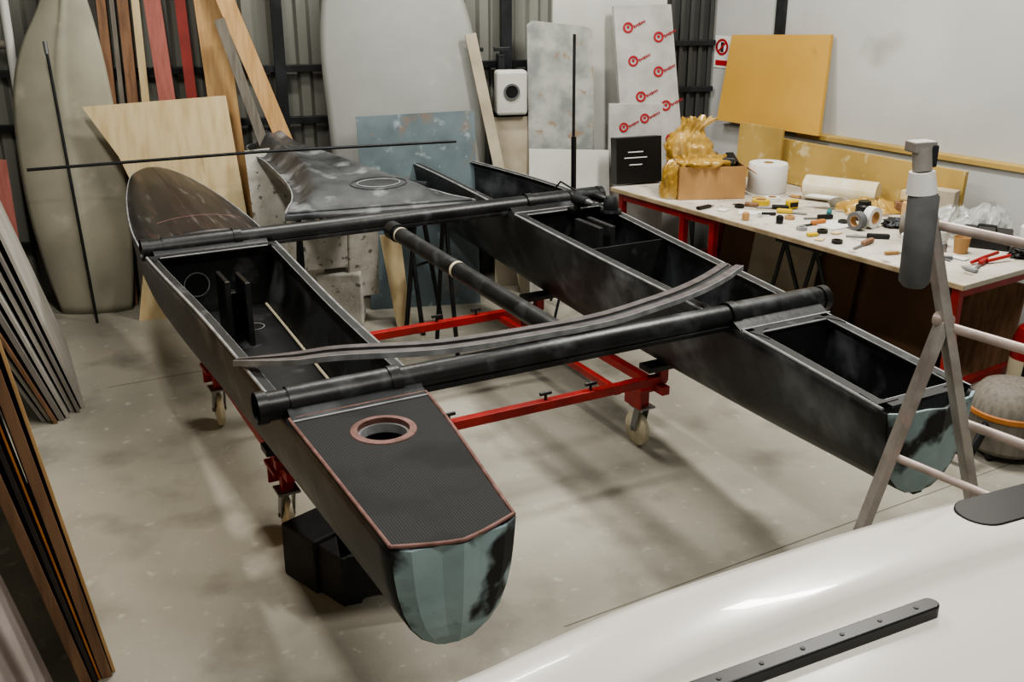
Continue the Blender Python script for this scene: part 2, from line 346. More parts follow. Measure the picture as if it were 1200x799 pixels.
def transom(K,par,tag):
    S=sect(K,0); n=len(PR); L=S[:n]; R_=S[n:][::-1]+[S[n-1]]
    vs=[];fc=[]
    for k in range(n):
        a=L[k];b=R_[k]; c=(a+b)/2; u=1-(k/(n-1))**2
        vs+=[a,a*.75+c*.25+V((0,-.03*u,0)),a*.3+c*.7+V((0,-.038*u,0)),c+V((0,-.058*u,0)),b*.3+c*.7+V((0,-.038*u,0)),b*.75+c*.25+V((0,-.03*u,0)),b]
    for k in range(n-1):
        for j in range(6): fc.append((k*7+j,k*7+j+1,k*7+j+8,k*7+j+7))
    mesh(tag+'_transom',vs,fc,teal,par,solid=.01)
def deck(K,f0,f1,crown,mat,par,name,n=16,nc=12,lift=.004):
    vs=[];fc=[]
    for f in frange(f0,f1,n):
        a,b,zt,zk=cr(K,f)
        for k in range(nc+1):
            x=-1+2*k/nc; vs.append(V(((a+b)/2+x*(b-a)/2,f,zt+lift+crown*(1-abs(x)**2.2)*min(1,(b-a)/.5))))
    w=nc+1
    for i in range(n):
        for k in range(nc): fc.append((i*w+k,i*w+k+1,(i+1)*w+k+1,(i+1)*w+k))
    mesh(name,vs,fc,mat,par,smooth=True,solid=.006)
def strip(name,pairs,mat,par,th=.012):
    vs=[];fc=[]
    for p,q in pairs: vs+=[p,q]
    for i in range(len(pairs)-1): fc.append((2*i,2*i+1,2*i+3,2*i+2))
    mesh(name,vs,fc,mat,par,solid=th)
def flange(K,f0,f1,par,tag,w=.032):
    for side in(0,1):
        pr=[];edge=[];edge2=[]
        for f in frange(f0,f1,16):
            a,b,zt,zk=cr(K,f); r=a if side==0 else b; sg=1 if side==0 else -1
            pr.append((V((r-sg*.006,f,zt+.006)),V((r+sg*w,f,zt+.006)))); edge.append(V((r-sg*.004,f,zt+.008))); edge2.append(V((r+sg*w,f,zt+.009)))
        strip(tag+'_flange_%d'%side,pr,carbonI,par); tube(tag+'_edge_%d'%side,edge,.006,edgeM,par,seg=8); tube(tag+'_inner_edge_%d'%side,edge2,.003,edgeM,par,seg=6)
    for j,(f,s) in enumerate(((f0,1),(f1,-1))):
        a,b,zt,zk=cr(K,f); strip(tag+'_end_%d'%j,[(V((a,f,zt+.006)),V((a,f+s*.05,zt+.006))),(V((b,f,zt+.006)),V((b,f+s*.05,zt+.006)))],carbonI,par)
        tube(tag+'_end_edge_%d'%j,[V((a+.05,f+s*.05,zt+.010)),V((b-.05,f+s*.05,zt+.010))],.004,edgeM,par,seg=6)
        for r,sr in((a,1),(b,-1)):
            pts=[V((r,f+s*.03,zt+.013))]+[V((r+sr*(.10-.08*math.sin(t)),f+s*(.13-.10*math.cos(t)) ,zt+.013)) for t in frange(0,math.pi/2,6)]
            mesh(tag+'_gusset',pts,[tuple(range(len(pts)))],carbonI,par,solid=.004)
def bulk(K,f,par,name,mat=carbonI):
    S=sect(K,f); mesh(name,S,[tuple(range(len(S)))],mat,par,solid=.008)
def ifloor(K,f0,f1,z,par,name):
    pr=[]
    for f in frange(f0,f1,10):
        c,w=hw(K,f,z); pr.append((V((c-w,f,z)),V((c+w,f,z))))
    strip(name,pr,carbonI,par,.008)
cat=grp('catamaran',BO,ang)
hull(KL,cat,'port'); hull(KR,cat,'starboard'); transom(KL,cat,'port'); transom(KR,cat,'starboard')
deck(KL,3.18,5.14,.07,foreM,cat,'port_foredeck',n=24)
def fz(K,f,x): 
    a,b,zt,zk=cr(K,f); return V(((a+b)/2+x*(b-a)/2,f,zt+.006+.07*(1-abs(x)**2.2)*min(1,(b-a)/.5)))
tube('foredeck_centre_seam',[fz(KL,f,-.05) for f in frange(3.3,5.0,16)],.003,seamM,cat,seg=6)
for s_ in(0,1): tube('foredeck_edge',[fz(KL,f,-1 if s_==0 else 1) for f in frange(3.2,5.12,24)],.005,edgeM,cat,seg=6)
tube('foredeck_panel_line',[fz(KL,3.55,x) for x in frange(-.6,.8,14)],.003,redge,cat,seg=6)
def holedeck(K,f1,hc,hr,par,name,mat):
    out=[]
    for f in frange(0,f1,20): out.append(V((cr(K,f)[0],f)))
    b1=cr(K,f1)
    for t in frange(0,1,10)[1:-1]: out.append(V((b1[0]+(b1[1]-b1[0])*t,f1)))
    for f in frange(f1,0,20): out.append(V((cr(K,f)[1],f)))
    b0=cr(K,0)
    for t in frange(1,0,10)[1:-1]: out.append(V((b0[0]+(b0[1]-b0[0])*t,-.058*(1-abs(2*t-1)**1.3))))
    n=len(out); vs=[];fc=[]
    for p in out: vs.append(V((p.x,p.y,.976)))
    for p in out:
        d=(p-V(hc)).normalized(); q=V(hc)+d*hr; vs.append(V((q.x,q.y,.976)))
    for i in range(n): fc.append((i,(i+1)%n,(i+1)%n+n,i+n))
    mesh(name,vs,fc,mat,par,solid=.006)
    tube(name+'_border',[V((p.x,p.y,.979)) for p in out]+[V((out[0].x,out[0].y,.979))],.006,redge,par,seg=8)
holedeck(KL,.88,(.065,.66),.085,cat,'aft_deck_weave',weaveM)
lathe('hatch_ring',(.065,.66,.98),[(.084,-.05),(.084,.004),(.095,.005),(.106,.002),(.108,-.002)],redge,cat,seg=40)
lathe('hatch_seat',(.065,.66,.965),[(.076,0),(.084,0),(.084,-.03),(.074,-.03),(.076,0)],edgeM,cat,seg=40)
ifloor(KL,.02,.95,.7,cat,'aft_floor')
for f in(.93,3.12): bulk(KL,f,cat,'port_bulkhead')
flange(KL,1.0,3.08,cat,'port'); ifloor(KL,.95,3.1,.64,cat,'port_floor')
for i,(x,y) in enumerate(((.02,2.66),(.10,2.60))):
    box('case_wall_%d'%i,(x,y,.80),(.022,.20,.32),black,cat); box('case_trim_%d'%i,(x,y-.10,.80),(.026,.012,.32),carbonI,cat)
box('case_cap',(.065,2.72,.75),(.05,.06,.22),black,cat)
lathe('bulkhead_dark_disc',(-.02,3.108,.80),[(0,.004),(.062,.004)],hole_dark,cat,axis=(0,-1,0)); lathe('bulkhead_ring',(-.02,3.11,.80),[(.06,0),(.06,.006),(.066,.006),(.066,0)],edgeM,cat,axis=(0,-1,0))  # flat black disc paints the hole's shade; bulkhead is not cut
lathe('floor_drain_dark_disc',(.17,2.75,.647),[(0,.002),(.05,.002)],hole_dark,cat); lathe('floor_drain_ring',(.17,2.75,.645),[(.05,0),(.05,.006),(.055,.006),(.055,0)],edgeM,cat)  # drain opening is painted dark as a disc on the solid floor
tube('cream_batten',[V((hw(KL,f,.66)[0]+hw(KL,f,.66)[1]-.02,f,.66)) for f in frange(1.35,3.05,8)],.007,cream,cat,seg=8)
pts=[V((.0+.10*math.cos(t),1.70+.17*math.sin(t),.650)) for t in frange(0,2*math.pi,32)[:-1]]
mesh('floor_access_dark_disc',pts,[tuple(range(32))],hole_dark,cat); tube('floor_access_rim',pts+[pts[0]],.005,edgeM,cat,seg=8)  # black ellipse on the uncut floor stands for the shade below
for f in(.80,1.06,3.02,3.28,4.6): bulk(KR,f,cat,'starboard_bulkhead')
bulk(KR,2.2,cat,'starboard_frame')
flange(KR,.02,.84,cat,'stbd_aft',.04); flange(KR,1.04,3.02,cat,'stbd_mid',.04); flange(KR,3.27,4.95,cat,'stbd_fore',.03)
deck(KR,.82,1.06,0,carbon,cat,'stbd_aft_bridge',n=4); deck(KR,3.0,3.28,0,carbon,cat,'stbd_fore_bridge',n=4); deck(KR,4.9,5.14,.02,carbon,cat,'stbd_nose',n=4)
ifloor(KR,.0,3.0,.62,cat,'stbd_floor'); ifloor(KR,3.2,4.7,.68,cat,'stbd_fore_floor')
box('stbd_case_1',(2.07,2.62,.82),(.03,.26,.34),carbonI,cat); box('stbd_case_2',(2.15,2.62,.82),(.03,.26,.34),carbonI,cat)
tube('stbd_inner_batten',[V((cr(KR,f)[0]+.06,f,.955)) for f in frange(1.1,2.95,8)],.010,edgeM,cat,seg=8)
def beam(name,f,r0,r1,tilt=0):
    tube(name,[(r0,f,1.0),(r1,f,1.0)],.05,beamM,cat,seg=28,cap=False)
    tube(name+'_inner',[(r0+.02,f,1.0),(r0+.021,f,1.0)],.045,hole_dark,cat,seg=20)
    tube(name+'_inner_b',[(r1-.021,f,1.0),(r1-.02,f,1.0)],.045,hole_dark,cat,seg=20)
    bar(name+'_track',(r0+.5,f+.047,1.012),(r1-.55,f+.047,1.012),.018,.03,beamM,cat)
    bar(name+'_track_low',(r0+.5,f-.045,.968),(r1-.55,f-.045,.968),.016,.02,beamM,cat)
    for a,b,r in((r0-.005,r0+.03,.056),(r0+.10,r0+.13,.056),(r0+.13,r0+.46,.0555),(r0+.46,r0+.50,.060),(r1-.03,r1+.005,.056),(r1-.5,r1-.05,.0555),(r1-.54,r1-.5,.06)):
        tube(name+'_sleeve',[(a,f,1.0),(b,f,1.0)],r,beamM,cat,seg=28,cap=False)
beam('rear_crossbeam',.965,-.26,2.24); beam('front_crossbeam',3.17,-.26,2.50)
for nm,f,cs in(('rear',.965,(.065,1.93)),('front',3.17,(.075,2.12))):
    for c in cs:
        vs=[];fc=[];w=.24 if nm=='rear' else .29
        P2=[(-.11,.972),(-.085,.985),(-.055,1.0),(.055,1.0),(.085,.985),(.11,.972)]
        for r in(c-w,c+w): vs+=[V((r,f+y,z)) for y,z in P2]
        n=len(P2); fc=[(i,i+1,n+i+1,n+i) for i in range(n-1)]
        mesh(nm+'_beam_fillet',vs,fc,carbon,cat,smooth=True)
        for y in(-.115,.115): bar(nm+'_fillet_edge',(c-w,f+y,.981),(c+w,f+y,.981),.010,.006,edgeM,cat)
Bi=lambda x,y,z:(Matrix.Rotation(-ang,3,'Z')@(V((x,y,0))-V((BO.x,BO.y,0))))+V((0,0,z))
a=Bi(-.655,5.45,1.0); b=Bi(.20,3.80,1.0)
tube('centre_spar',[a,b],.042,beamM,cat,seg=24)
for t,w in((.07,.008),(.46,.012)): tube('spar_tape',[a.lerp(b,t),a.lerp(b,t+w)],.0435,cream,cat,seg=24)
tube('spar_collar',[a.lerp(b,.0),a.lerp(b,.05)],.05,beamM,cat,seg=24)
ct=[(-1.02,3.50,1.0),(-.80,3.46,1.03),(-.62,3.455,1.055),(-.25,3.50,1.062),(.13,3.67,1.062),(.36,3.80,1.062),(.558,3.97,1.062),(.74,4.15,1.062),(.887,4.34,1.06),(1.02,4.56,1.055)]
kk=[(i,)+p for i,p in enumerate(ct)]
path=[V(cr(kk,t)) for t in frange(0,len(ct)-1,72)]
ctg=grp('curved_sheet_track')
def ribbon(name,off0,off1,zt,zb,mat):
    vs=[];fc=[]
    for i,p in enumerate(path):
        t=(path[min(i+1,len(path)-1)]-path[max(i-1,0)]).normalized(); s=V((-t.y,t.x,0)).normalized()
        k=min(1,i/14+.3)
        for o,z in((off0*k,zb),(off0*k,zt),(off1*k,zt),(off1*k,zb)): vs.append(p+s*o+V((0,0,z)))
    n=len(path)
    for i in range(n-1):
        for k in range(4): fc.append((4*i+k,4*i+(k+1)%4,4*i+4+(k+1)%4,4*i+4+k))
    fc+=[(0,1,2,3),(4*n-4,4*n-3,4*n-2,4*n-1)]
    mesh(name,vs,fc,mat,ctg)
ribbon('track_rail_outer',-.052,-.016,.012,-.008,travM); ribbon('track_rail_inner',.016,.052,.012,-.008,travM); ribbon('track_groove',-.018,.018,.004,-.006,carbon); ribbon('track_edge',-.054,-.051,.013,-.009,edgeM)
# ---------------------------------------------------------------- fairing on the bows
fp=grp('carbon_bow_fairing')
st=[((-1.27,5.60),(-.20,5.96),1.04,.004),((-1.275,5.66),(-.24,6.00),1.045,.006),((-1.285,5.78),(-.37,6.09),1.05,.05),((-1.29,5.9),(-.47,6.19),1.055,.07),((-1.33,6.1),(-.68,6.38),1.065,.085),((-1.42,6.35),(-.92,6.62),1.08,.10),((-1.54,6.62),(-1.14,6.86),1.09,.11),((-1.66,6.88),(-1.33,7.06),1.10,.12),((-1.78,7.08),(-1.44,7.22),1.11,.13),((-1.88,7.28),(-1.53,7.38),1.12,.14),((-1.90,7.42),(-1.62,7.50),1.12,.12),((-1.86,7.54),(-1.73,7.58),1.12,.04)]
kf=[(i,a[0],a[1],b[0],b[1],z,h) for i,(a,b,z,h) in enumerate(st)]
vs=[];fc=[];nc=40;rows_=frange(0,len(st)-1,66)
for t in rows_:
    ax_,ay_,bx_,by_,z,h=cr(kf,t); a=V((ax_,ay_,z));b=V((bx_,by_,z)); vs.append(a-V((0,0,.03)))
    for k in range(nc+1):
        x=k/nc; e=min(x,1-x)*(b-a).length; u=max(0,min(1,(e-.035)/.11)); rise=max(0,h)*(u*u*(3-2*u))
        rise*=1-.22*max(0,1-abs(x-.5)*5)*(1 if t>4 else 0)
        vs.append(a.lerp(b,x)+V((0,0,rise)))
    vs.append(b-V((0,0,.03)))
w=nc+3
for i in range(len(rows_)-1):
    for k in range(w-1): fc.append((i*w+k,i*w+k+1,(i+1)*w+k+1,(i+1)*w+k))
fc.append(tuple(range(w))); fc.append(tuple((len(rows_)-1)*w+k for k in range(w)))
mesh('shell',vs,fc,podM,fp,smooth=True)
bt=BVHTree.FromPolygons([tuple(v) for v in vs],fc)
def onpod(x,y,up=.004):
    h=bt.ray_cast(V((x,y,3)),V((0,0,-1))); return V((x,y,(h[0].z if h[0] else 1.1)+up))
def ell(c,a,b,rz,n=36): return [(c[0]+a*math.cos(t)*math.cos(rz)-b*math.sin(t)*math.sin(rz),c[1]+a*math.cos(t)*math.sin(rz)+b*math.sin(t)*math.cos(rz)) for t in frange(0,2*math.pi,n)[:-1]]
e1=[onpod(*p,.003) for p in ell((-.80,6.08),.17,.10,.35)]; e2=[onpod(*p,.003) for p in ell((-.80,6.08),.13,.07,.35)]
mesh('recess_dark_ellipse',e2+[onpod(-.80,6.08,.003)],[(i,(i+1)%36,36) for i in range(36)],carbon,fp)  # dark ellipse laid on the shell paints the recess shade; no hollow
tube('recess_rim',e1+[e1[0]],.005,podM,fp,seg=8); tube('recess_inner',e2+[e2[0]],.004,edgeM,fp,seg=8)
tube('base_bead',[V((-1.26,5.64,1.05)),V((-.24,5.98,1.05))],.009,podM,fp,seg=8)
for s_ in(0,1):
    pl=[]
    for t in frange(.6,10.4,40):
        q_=cr(kf,t); pl.append(V((q_[0],q_[1],q_[4]+.002)) if s_==0 else V((q_[2],q_[3],q_[4]+.002)))
    tube('rim_edge',pl,.005,edgeM,fp,seg=6)
ls=grp('carbon_pole'); tube('pole',[(-3.05,6.41,1.14),(-1.6,6.55,1.23),(-.36,6.65,1.28)],.010,railM,ls,seg=10)
# ---------------------------------------------------------------- trolley
tr=grp('red_boat_trolley',BO,ang)
def sq(n,a,b,w=.045): bar(n,a,b,w,w,red,tr)
sq('cross_tube_1',(-.05,1.67,.42),(1.94,1.67,.42)); sq('cross_tube_2',(-.05,2.92,.42),(1.94,2.92,.42))
sq('side_tube_1',(0.0,1.6,.38),(0.0,3.1,.38)); sq('side_tube_2',(1.90,1.6,.38),(1.90,3.1,.38)); sq('side_tube_3',(1.66,1.67,.40),(1.66,2.92,.40),.035)
for r in(.02,1.92):
    for f in(1.67,2.92):
        box('cradle_post',(r,f,.455),(.05,.05,.09),red,tr); box('cradle_pad',(r,f,.495),(.22,.09,.03),black,tr)
for r in(.35,.75,1.25,1.5):
    for f in(1.67,2.92):
        tube('clamp_screw',[(r,f,.43),(r,f,.475)],.007,black,tr,seg=8); tube('clamp_knob',[(r-.03,f,.475),(r+.03,f,.475)],.009,black,tr,seg=8)
for r in(.02,1.89):
    for f in(1.78,3.05):
        s=1 if r>1 else -1
        box('corner_plate',(r,f,.35),(.14,.16,.02),red,tr); box('corner_gusset',(r-.06*s,f,.30),(.012,.14,.11),red,tr); box('corner_gusset_b',(r,f+.07,.30),(.12,.012,.11),red,tr)
        box('castor_post',(r,f,.29),(.05,.05,.12),red,tr); box('castor_plate',(r,f,.232),(.10,.10,.012),steel,tr)
        for o in(-.03,.03): bar('castor_fork',(r+o,f,.228),(r+o,f+.035,.09),.006,.045,steel,tr,up=(0,1,0))
        lathe('castor_wheel',(r-.022,f+.035,.094),[(0,0),(.03,0),(.035,.006),(.07,.006),(.092,.01),(.094,.022),(.092,.034),(.07,.038),(.035,.038),(.03,.044),(0,.044)],wheelM,tr,axis=(1,0,0))
        tube('castor_axle',[(r-.038,f+.035,.094),(r+.038,f+.035,.094)],.01,steel,tr,seg=10)
fb=grp('black_foam_blocks')
def block(n,x,y,w,d,h,rz,cut=False):
    R_=Matrix.Rotation(rz,3,'Z')
    if not cut: box(n,(x,y,h/2),(w,d,h),blk,fb,rz=rz,bevel=.008); return
    prof=[(-w/2,0),(-w*.28,0)]+[(w*.28*-math.cos(t),.07*math.sin(t)) for t in frange(0,math.pi,8)][1:-1]+[(w*.28,0),(w/2,0),(w/2,h),(-w/2,h)]
    a=[V((x,y,0))+R_@V((p,-d/2,q)) for p,q in prof]; b=[V((x,y,0))+R_@V((p,d/2,q)) for p,q in prof]; m=len(prof)
    mesh(n,a+b,[tuple(range(m)),tuple(range(m,2*m))[::-1]]+[(i,(i+1)%m,(i+1)%m+m,i+m) for i in range(m)],blk,fb,bevel=.004)
block('block_1',-.795,3.64,.22,.20,.24,-.75); block('block_2',-.53,3.56,.34,.22,.22,.25,True)
block('block_3',-.675,3.50,.16,.12,.22,-.75)
ts=grp('black_trestle')
tube('top_bar',[(-.55,6.60,1.0),(-1.36,7.05,1.0)],.025,railM,ts)
for bx,by,fx,fy in((-.62,6.64,-.72,6.55),(-.62,6.64,-.50,6.82),(-1.3,7.02,-1.4,6.95),(-1.3,7.02,-1.18,7.2),(-.72,6.70,-.60,6.5)): tube('leg',[(bx,by,1.0),(fx,fy,0)],.016,railM,ts,seg=10)
tube('brace',[(-.67,6.6,.45),(-.55,6.75,.45)],.01,railM,ts,seg=8); tube('brace_b',[(-1.35,6.98,.45),(-1.24,7.12,.45)],.01,railM,ts,seg=8)
ts2=grp('black_trestle.001')
tube('top_bar',[(-1.3,5.85,.98),(-.35,6.25,.98)],.02,railM,ts2)
for bx,by,fx,fy in((-1.25,5.87,-1.35,6.05),(-1.25,5.87,-1.2,5.65),(-.42,6.22,-.5,6.4),(-.42,6.22,-.34,6.02)): tube('leg',[(bx,by,.98),(fx,fy,0)],.014,railM,ts2,seg=10)
# ---------------------------------------------------------------- workbench
T0=V((.70,7.255,0)); tu=V((.555,-.832,0)).normalized(); tv=V((.832,.555,0)).normalized(); ta=math.atan2(tu.y,tu.x)
wbn=grp('workbench',T0,ta)
box('bench_top',(1.41,.58,.835),(2.82,1.14,.03),tabM,wbn); box('bench_edge',(1.41,.012,.835),(2.822,.012,.030),benchE,wbn)
for x in(.08,.72,1.0,2.76):
    for y in(.06,1.08): box('leg',(x,y,.41),(.045,.045,.82),red,wbn)
for x in(.08,2.76): box('end_rail',(x,.57,.79),(.045,1.0,.05),red,wbn); box('low_rail',(x,.57,.25),(.04,1.0,.04),red,wbn)
box('front_rail',(.55,.06,.79),(.94,.04,.05),red,wbn); box('back_rail',(1.4,1.08,.79),(2.7,.04,.05),red,wbn)
def W(x,y,z=.85): return T0+tu*x+tv*y+V((0,0,z))
us=grp('brown_boards_under_bench')
def tb(n,x0,x1,y0,y1,z0,z1,mat,par,tilt=.1):
    vs=[T0+tu*x+tv*(y+tilt*(z/z1))+V((0,0,z)) for x in(x0,x1) for y in(y0,y1) for z in(z0,z1)]
    return mesh(n,vs,[(0,1,3,2),(4,6,7,5),(0,4,5,1),(2,3,7,6),(0,2,6,4),(1,5,7,3)],mat,par)
tb('board_1',.25,1.5,.86,.88,0,.72,mdf,us); tb('board_2',1.3,2.6,.90,.92,0,.62,brown,us); tb('board_3',.6,1.2,.80,.815,0,.6,beige,us)
tb('board_4',1.6,2.2,.80,.815,0,.7,mdf,us)
ut=grp('black_trestle.002')
for x in(1.35,1.6): 
    tube('leg',[W(x,.35,.7),W(x-.12,.30,0)],.014,railM,ut,seg=8); tube('leg_b',[W(x,.35,.7),W(x+.12,.55,0)],.014,railM,ut,seg=8)
tube('bar',[W(1.28,.35,.7),W(1.67,.35,.7)],.016,railM,ut,seg=8)
tb('tan_long_board',.45,2.0,1.12,1.15,.852,1.16,yel2,None,.05); tb('tan_square_board',.16,.58,1.05,1.07,.852,1.24,yel2,None,.05)
bb=grp('black_product_box'); q=V((.90,7.40,0))
box('carton',(q.x,q.y,1.02),(.36,.10,.33),black,bb,rz=.35,rx=-.12)
for dz,w in((.06,.12),(.02,.18),(-.03,.10)): 
    R3=Matrix.Rotation(.35,3,'Z')@Matrix.Rotation(-.12,3,'X'); c_=V((q.x,q.y,1.02))+R3@V((-.03,-.0515,dz)); box('label',c_,(w,.002,.007),paper,bb,rz=.35,rx=-.12,bevel=0)
cb=grp('cardboard_box'); R_=.12
bx,by=1.34,7.00
for nm,c,s in(('front',(0,-.14,.11),(.46,.006,.22)),('back',(0,.14,.11),(.46,.006,.22)),('side_l',(-.23,0,.11),(.006,.28,.22)),('side_r',(.23,0,.11),(.006,.28,.22)),('base',(0,0,.005),(.46,.28,.006))):
    q=Matrix.Rotation(R_,3,'Z')@V(c); box(nm,(bx+q.x,by+q.y,.852+q.z),s,card,cb,rz=R_,bevel=.001)
q=Matrix.Rotation(R_,3,'Z')@V((.27,-.0,.19)); box('flap',(bx+q.x,by+q.y,.852+q.z),(.10,.26,.005),card,cb,rz=R_,ry=.6,bevel=.001)
yb=grp('yellow_plastic_bag')
pleated('bag_body',(1.22,6.99,.93),[(.09,0,0),(.12,.06,0),(.13,.12,0),(.15,.17,-.01),(.145,.24,-.02),(.11,.31,-.02),(.075,.37,0),(.09,.41,.03),(.11,.44,.06)],bag,yb,seed=3,sx=1.05,sy=.85)
pleated('bag_overhang',(1.085,6.90,.853),[(.075,0,0),(.08,.08,0),(.085,.16,.01),(.075,.22,.03),(.05,.27,.06)],bag,yb,seed=9,sx=.9,sy=.7,amp=.28)
pleated('bag_collar',(1.27,6.93,1.05),[(.10,0,0),(.15,.035,0),(.12,.06,0),(.05,.07,0)],bag,yb,seed=14,sx=1.2,sy=.8,amp=.3)
tc_=grp('tools_in_box')
for i,(x,y,z,sx,sy,sz,r,m) in enumerate([(1.42,7.02,1.07,.16,.08,.08,.5,black),(1.48,6.96,1.09,.08,.12,.05,-.3,railM),(1.38,7.05,1.11,.12,.05,.05,1.1,steel),(1.51,7.04,1.08,.06,.12,.07,.2,black),(1.43,6.95,1.05,.14,.05,.05,.1,foamgrip)]): box('tool_%d'%i,(x,y,z),(sx,sy,sz),m,tc_,rz=r,rx=.3*i-.5,bevel=.01)
rl=grp('paper_towel_roll'); lathe('roll',(1.79,7.12,.852),[(.03,0),(.13,0),(.135,.01),(.135,.19),(.13,.20),(.035,.20),(.032,.19),(.03,0)],paper,rl); lathe('core',(1.79,7.12,.852),[(.0,.1),(.034,.1),(.034,.203),(.030,.203),(.030,.1)],card,rl)
fr=grp('plastic_film_roll'); a=V((2.0,6.89,.935));b=V((2.40,6.62,.935)); dr=(a-b).normalized(); tube('roll',[a,b],.082,filmR,fr); tube('core',[a+dr*.02,a],.045,card,fr); tube('core_dark_disc',[a+dr*.022,a+dr*.015],.036,hole_dark,fr)  # core end carries a black disc for the shade inside
for i,t in enumerate((.2,.5,.8)): tube('wrap_seam',[a.lerp(b,t),a.lerp(b,t+.015)],.083,cream,fr,cap=False)
pt_=grp('plastic_film_tail'); pleated('film',(2.30,6.47,.856),[(.17,0,0),(.16,.03,0),(.11,.06,.01),(.05,.08,.02)],bag,pt_,seed=21,sx=1.1,sy=.6,amp=.3)
def ring(name,x,y,r,h,mat,core=None,z=.852,ri=.6):
    g=grp(name); lathe('tape',(x,y,z),[(r*ri,0),(r,0),(r,h),(r*ri,h),(r*ri,0)],mat,g)
    lathe('core',(x,y,z),[(r*ri-.004,0),(r*ri,0),(r*ri,h+.001),(r*ri-.004,h+.001),(r*ri-.004,0)],core or card,g); return g
ring('masking_tape_roll',1.66,6.72,.06,.03,ytool); ring('masking_tape_roll.001',1.76,6.82,.05,.025,paper); ring('duct_tape_roll',2.30,5.72,.06,.05,paper)
def tapestand(name,x,y,r,w,mat,rz):
    g=grp(name); ax=(math.cos(rz),math.sin(rz),0)
    lathe('tape',(x,y,.852+r),[(r*.6,0),(r,0),(r,w),(r*.6,w),(r*.6,0)],mat,g,axis=ax); lathe('core',(x,y,.852+r),[(r*.56,0),(r*.6,0),(r*.6,w+.002),(r*.56,w+.002),(r*.56,0)],card,g,axis=ax)
tapestand('packing_tape_roll',2.06,6.02,.055,.05,foamgrip,.6); tapestand('packing_tape_roll.001',2.36,5.86,.075,.06,greyp,2.4); tapestand('packing_tape_roll.002',2.20,6.06,.065,.05,paper,2.2)
tm=grp('tape_measure'); box('body',(1.83,6.58,.883),(.08,.05,.06),ytool,tm,rz=.4,bevel=.012); box('grip',(1.83,6.575,.883),(.06,.054,.03),black,tm,rz=.4)
def hand(name,x,y,l,rz,m1,m2):
    g=grp(name); R2=Matrix.Rotation(rz,3,'Z')
    q=R2@V((l*.25,0,0)); box('handle',(x+q.x,y+q.y,.866),(l*.5,.03,.028),m1,g,rz=rz,bevel=.008)
    q=R2@V((-l*.22,0,0)); box('blade',(x+q.x,y+q.y,.858),(l*.46,.018,.008),m2,g,rz=rz)
hand('utility_knife',1.80,6.44,.2,2.8,ytool,steel); hand('screwdriver',1.70,6.58,.22,-.2,black,steel); hand('utility_knife.001',1.92,6.30,.2,.1,black,steel); hand('scraper',1.54,6.66,.18,-.4,brown,steel); hand('marker_pen',2.02,6.40,.15,1.2,tealp,black); hand('chisel',2.0,5.66,.24,.8,brown,steel)
hand('paint_brush',1.84,6.14,.22,.5,orange,black); hand('file_tool',2.08,5.84,.26,-.2,black,steel); hand('screwdriver.001',2.5,5.26,.2,.9,red,steel); hand('spatula',2.33,5.42,.2,2.1,cream,steel)
sc=grp('scattered_small_tools'); rs=random.Random(5)
def loc(x,y): d=V((x,y,0))-T0; return (d.dot(tu),d.dot(tv))
used=[loc(*p)+(r,) for p,r in (((1.66,6.72),.1),((1.76,6.82),.09),((2.30,5.72),.1),((2.06,6.02),.12),((2.36,5.86),.13),((2.20,6.06),.12),((1.83,6.58),.1),((1.80,6.44),.14),((1.70,6.58),.13),((1.92,6.30),.12),((2.02,6.40),.1),((2.0,5.66),.14),((1.84,6.14),.13),((2.08,5.84),.15),((2.20,6.28),.1),((2.60,6.36),.22),((2.48,5.88),.1),((2.44,5.66),.09),((2.50,5.52),.09),((2.62,6.0),.22),((2.76,5.84),.25),((2.68,5.5),.2),((2.3,6.47),.26),((2.2,6.75),.3),((1.79,7.12),.2),((1.34,7.0),.36),((2.36,6.10),.14),((2.6,5.35),.15),((2.1,6.58),.2))]
mats_=[black,railM,steel,ytool,brown,foamgrip,card,black,railM,edgeM]
for i in range(150):
    lx,ly=rs.uniform(.6,2.7),rs.uniform(.09,.95)
    if len(used)>75 or any((lx-u[0])**2+(ly-u[1])**2<u[2]**2 for u in used): continue
    used.append((lx,ly,.075)); p=W(lx,ly,.853); m=rs.choice(mats_); k=rs.random(); rz_=rs.uniform(0,3.1)
    if k<.5:
        l=rs.uniform(.06,.12); box('bit_%d'%i,(p.x,p.y,.862),(l,rs.uniform(.012,.035),.018),m,sc,rz=rz_,bevel=.004); box('tip_%d'%i,(p.x+math.cos(rz_)*l*.6,p.y+math.sin(rz_)*l*.6,.858),(l*.4,.008,.008),steel,sc,rz=rz_,bevel=.001)
    elif k<.68: lathe('pot_%d'%i,p,[(0,0),(.022,0),(.024,.035),(.02,.045),(.012,.05),(0,.05)],m,sc,seg=14)
    elif k<.82: box('scrap_%d'%i,(p.x,p.y,.856),(rs.uniform(.05,.09),rs.uniform(.04,.07),.005),rs.choice([paper,card,ply,beige]),sc,rz=rz_,bevel=0)
    else: lathe('ring_%d'%i,p,[(.018,0),(.032,0),(.032,.018),(.018,.018),(.018,0)],m,sc,seg=16)
box('paper_sheet',(2.0,6.16,.8535),(.24,.18,.003),paper,rz=.5,bevel=0); box('paper_sheet.001',(1.56,6.46,.8535),(.2,.12,.003),signw,rz=-.3,bevel=0)
pc=grp('curled_paper'); vs=[];fc=[]
for i in range(13):
    t=i/12*2.2
    for k in(0,1): vs.append(V((2.00+k*.14+.10*math.cos(t+.3),6.62-k*.10,.853+.09*math.sin(t))))
for i in range(12): fc.append((2*i,2*i+1,2*i+3,2*i+2))
mesh('sheet',vs,fc,paper,pc,smooth=True,solid=.002)
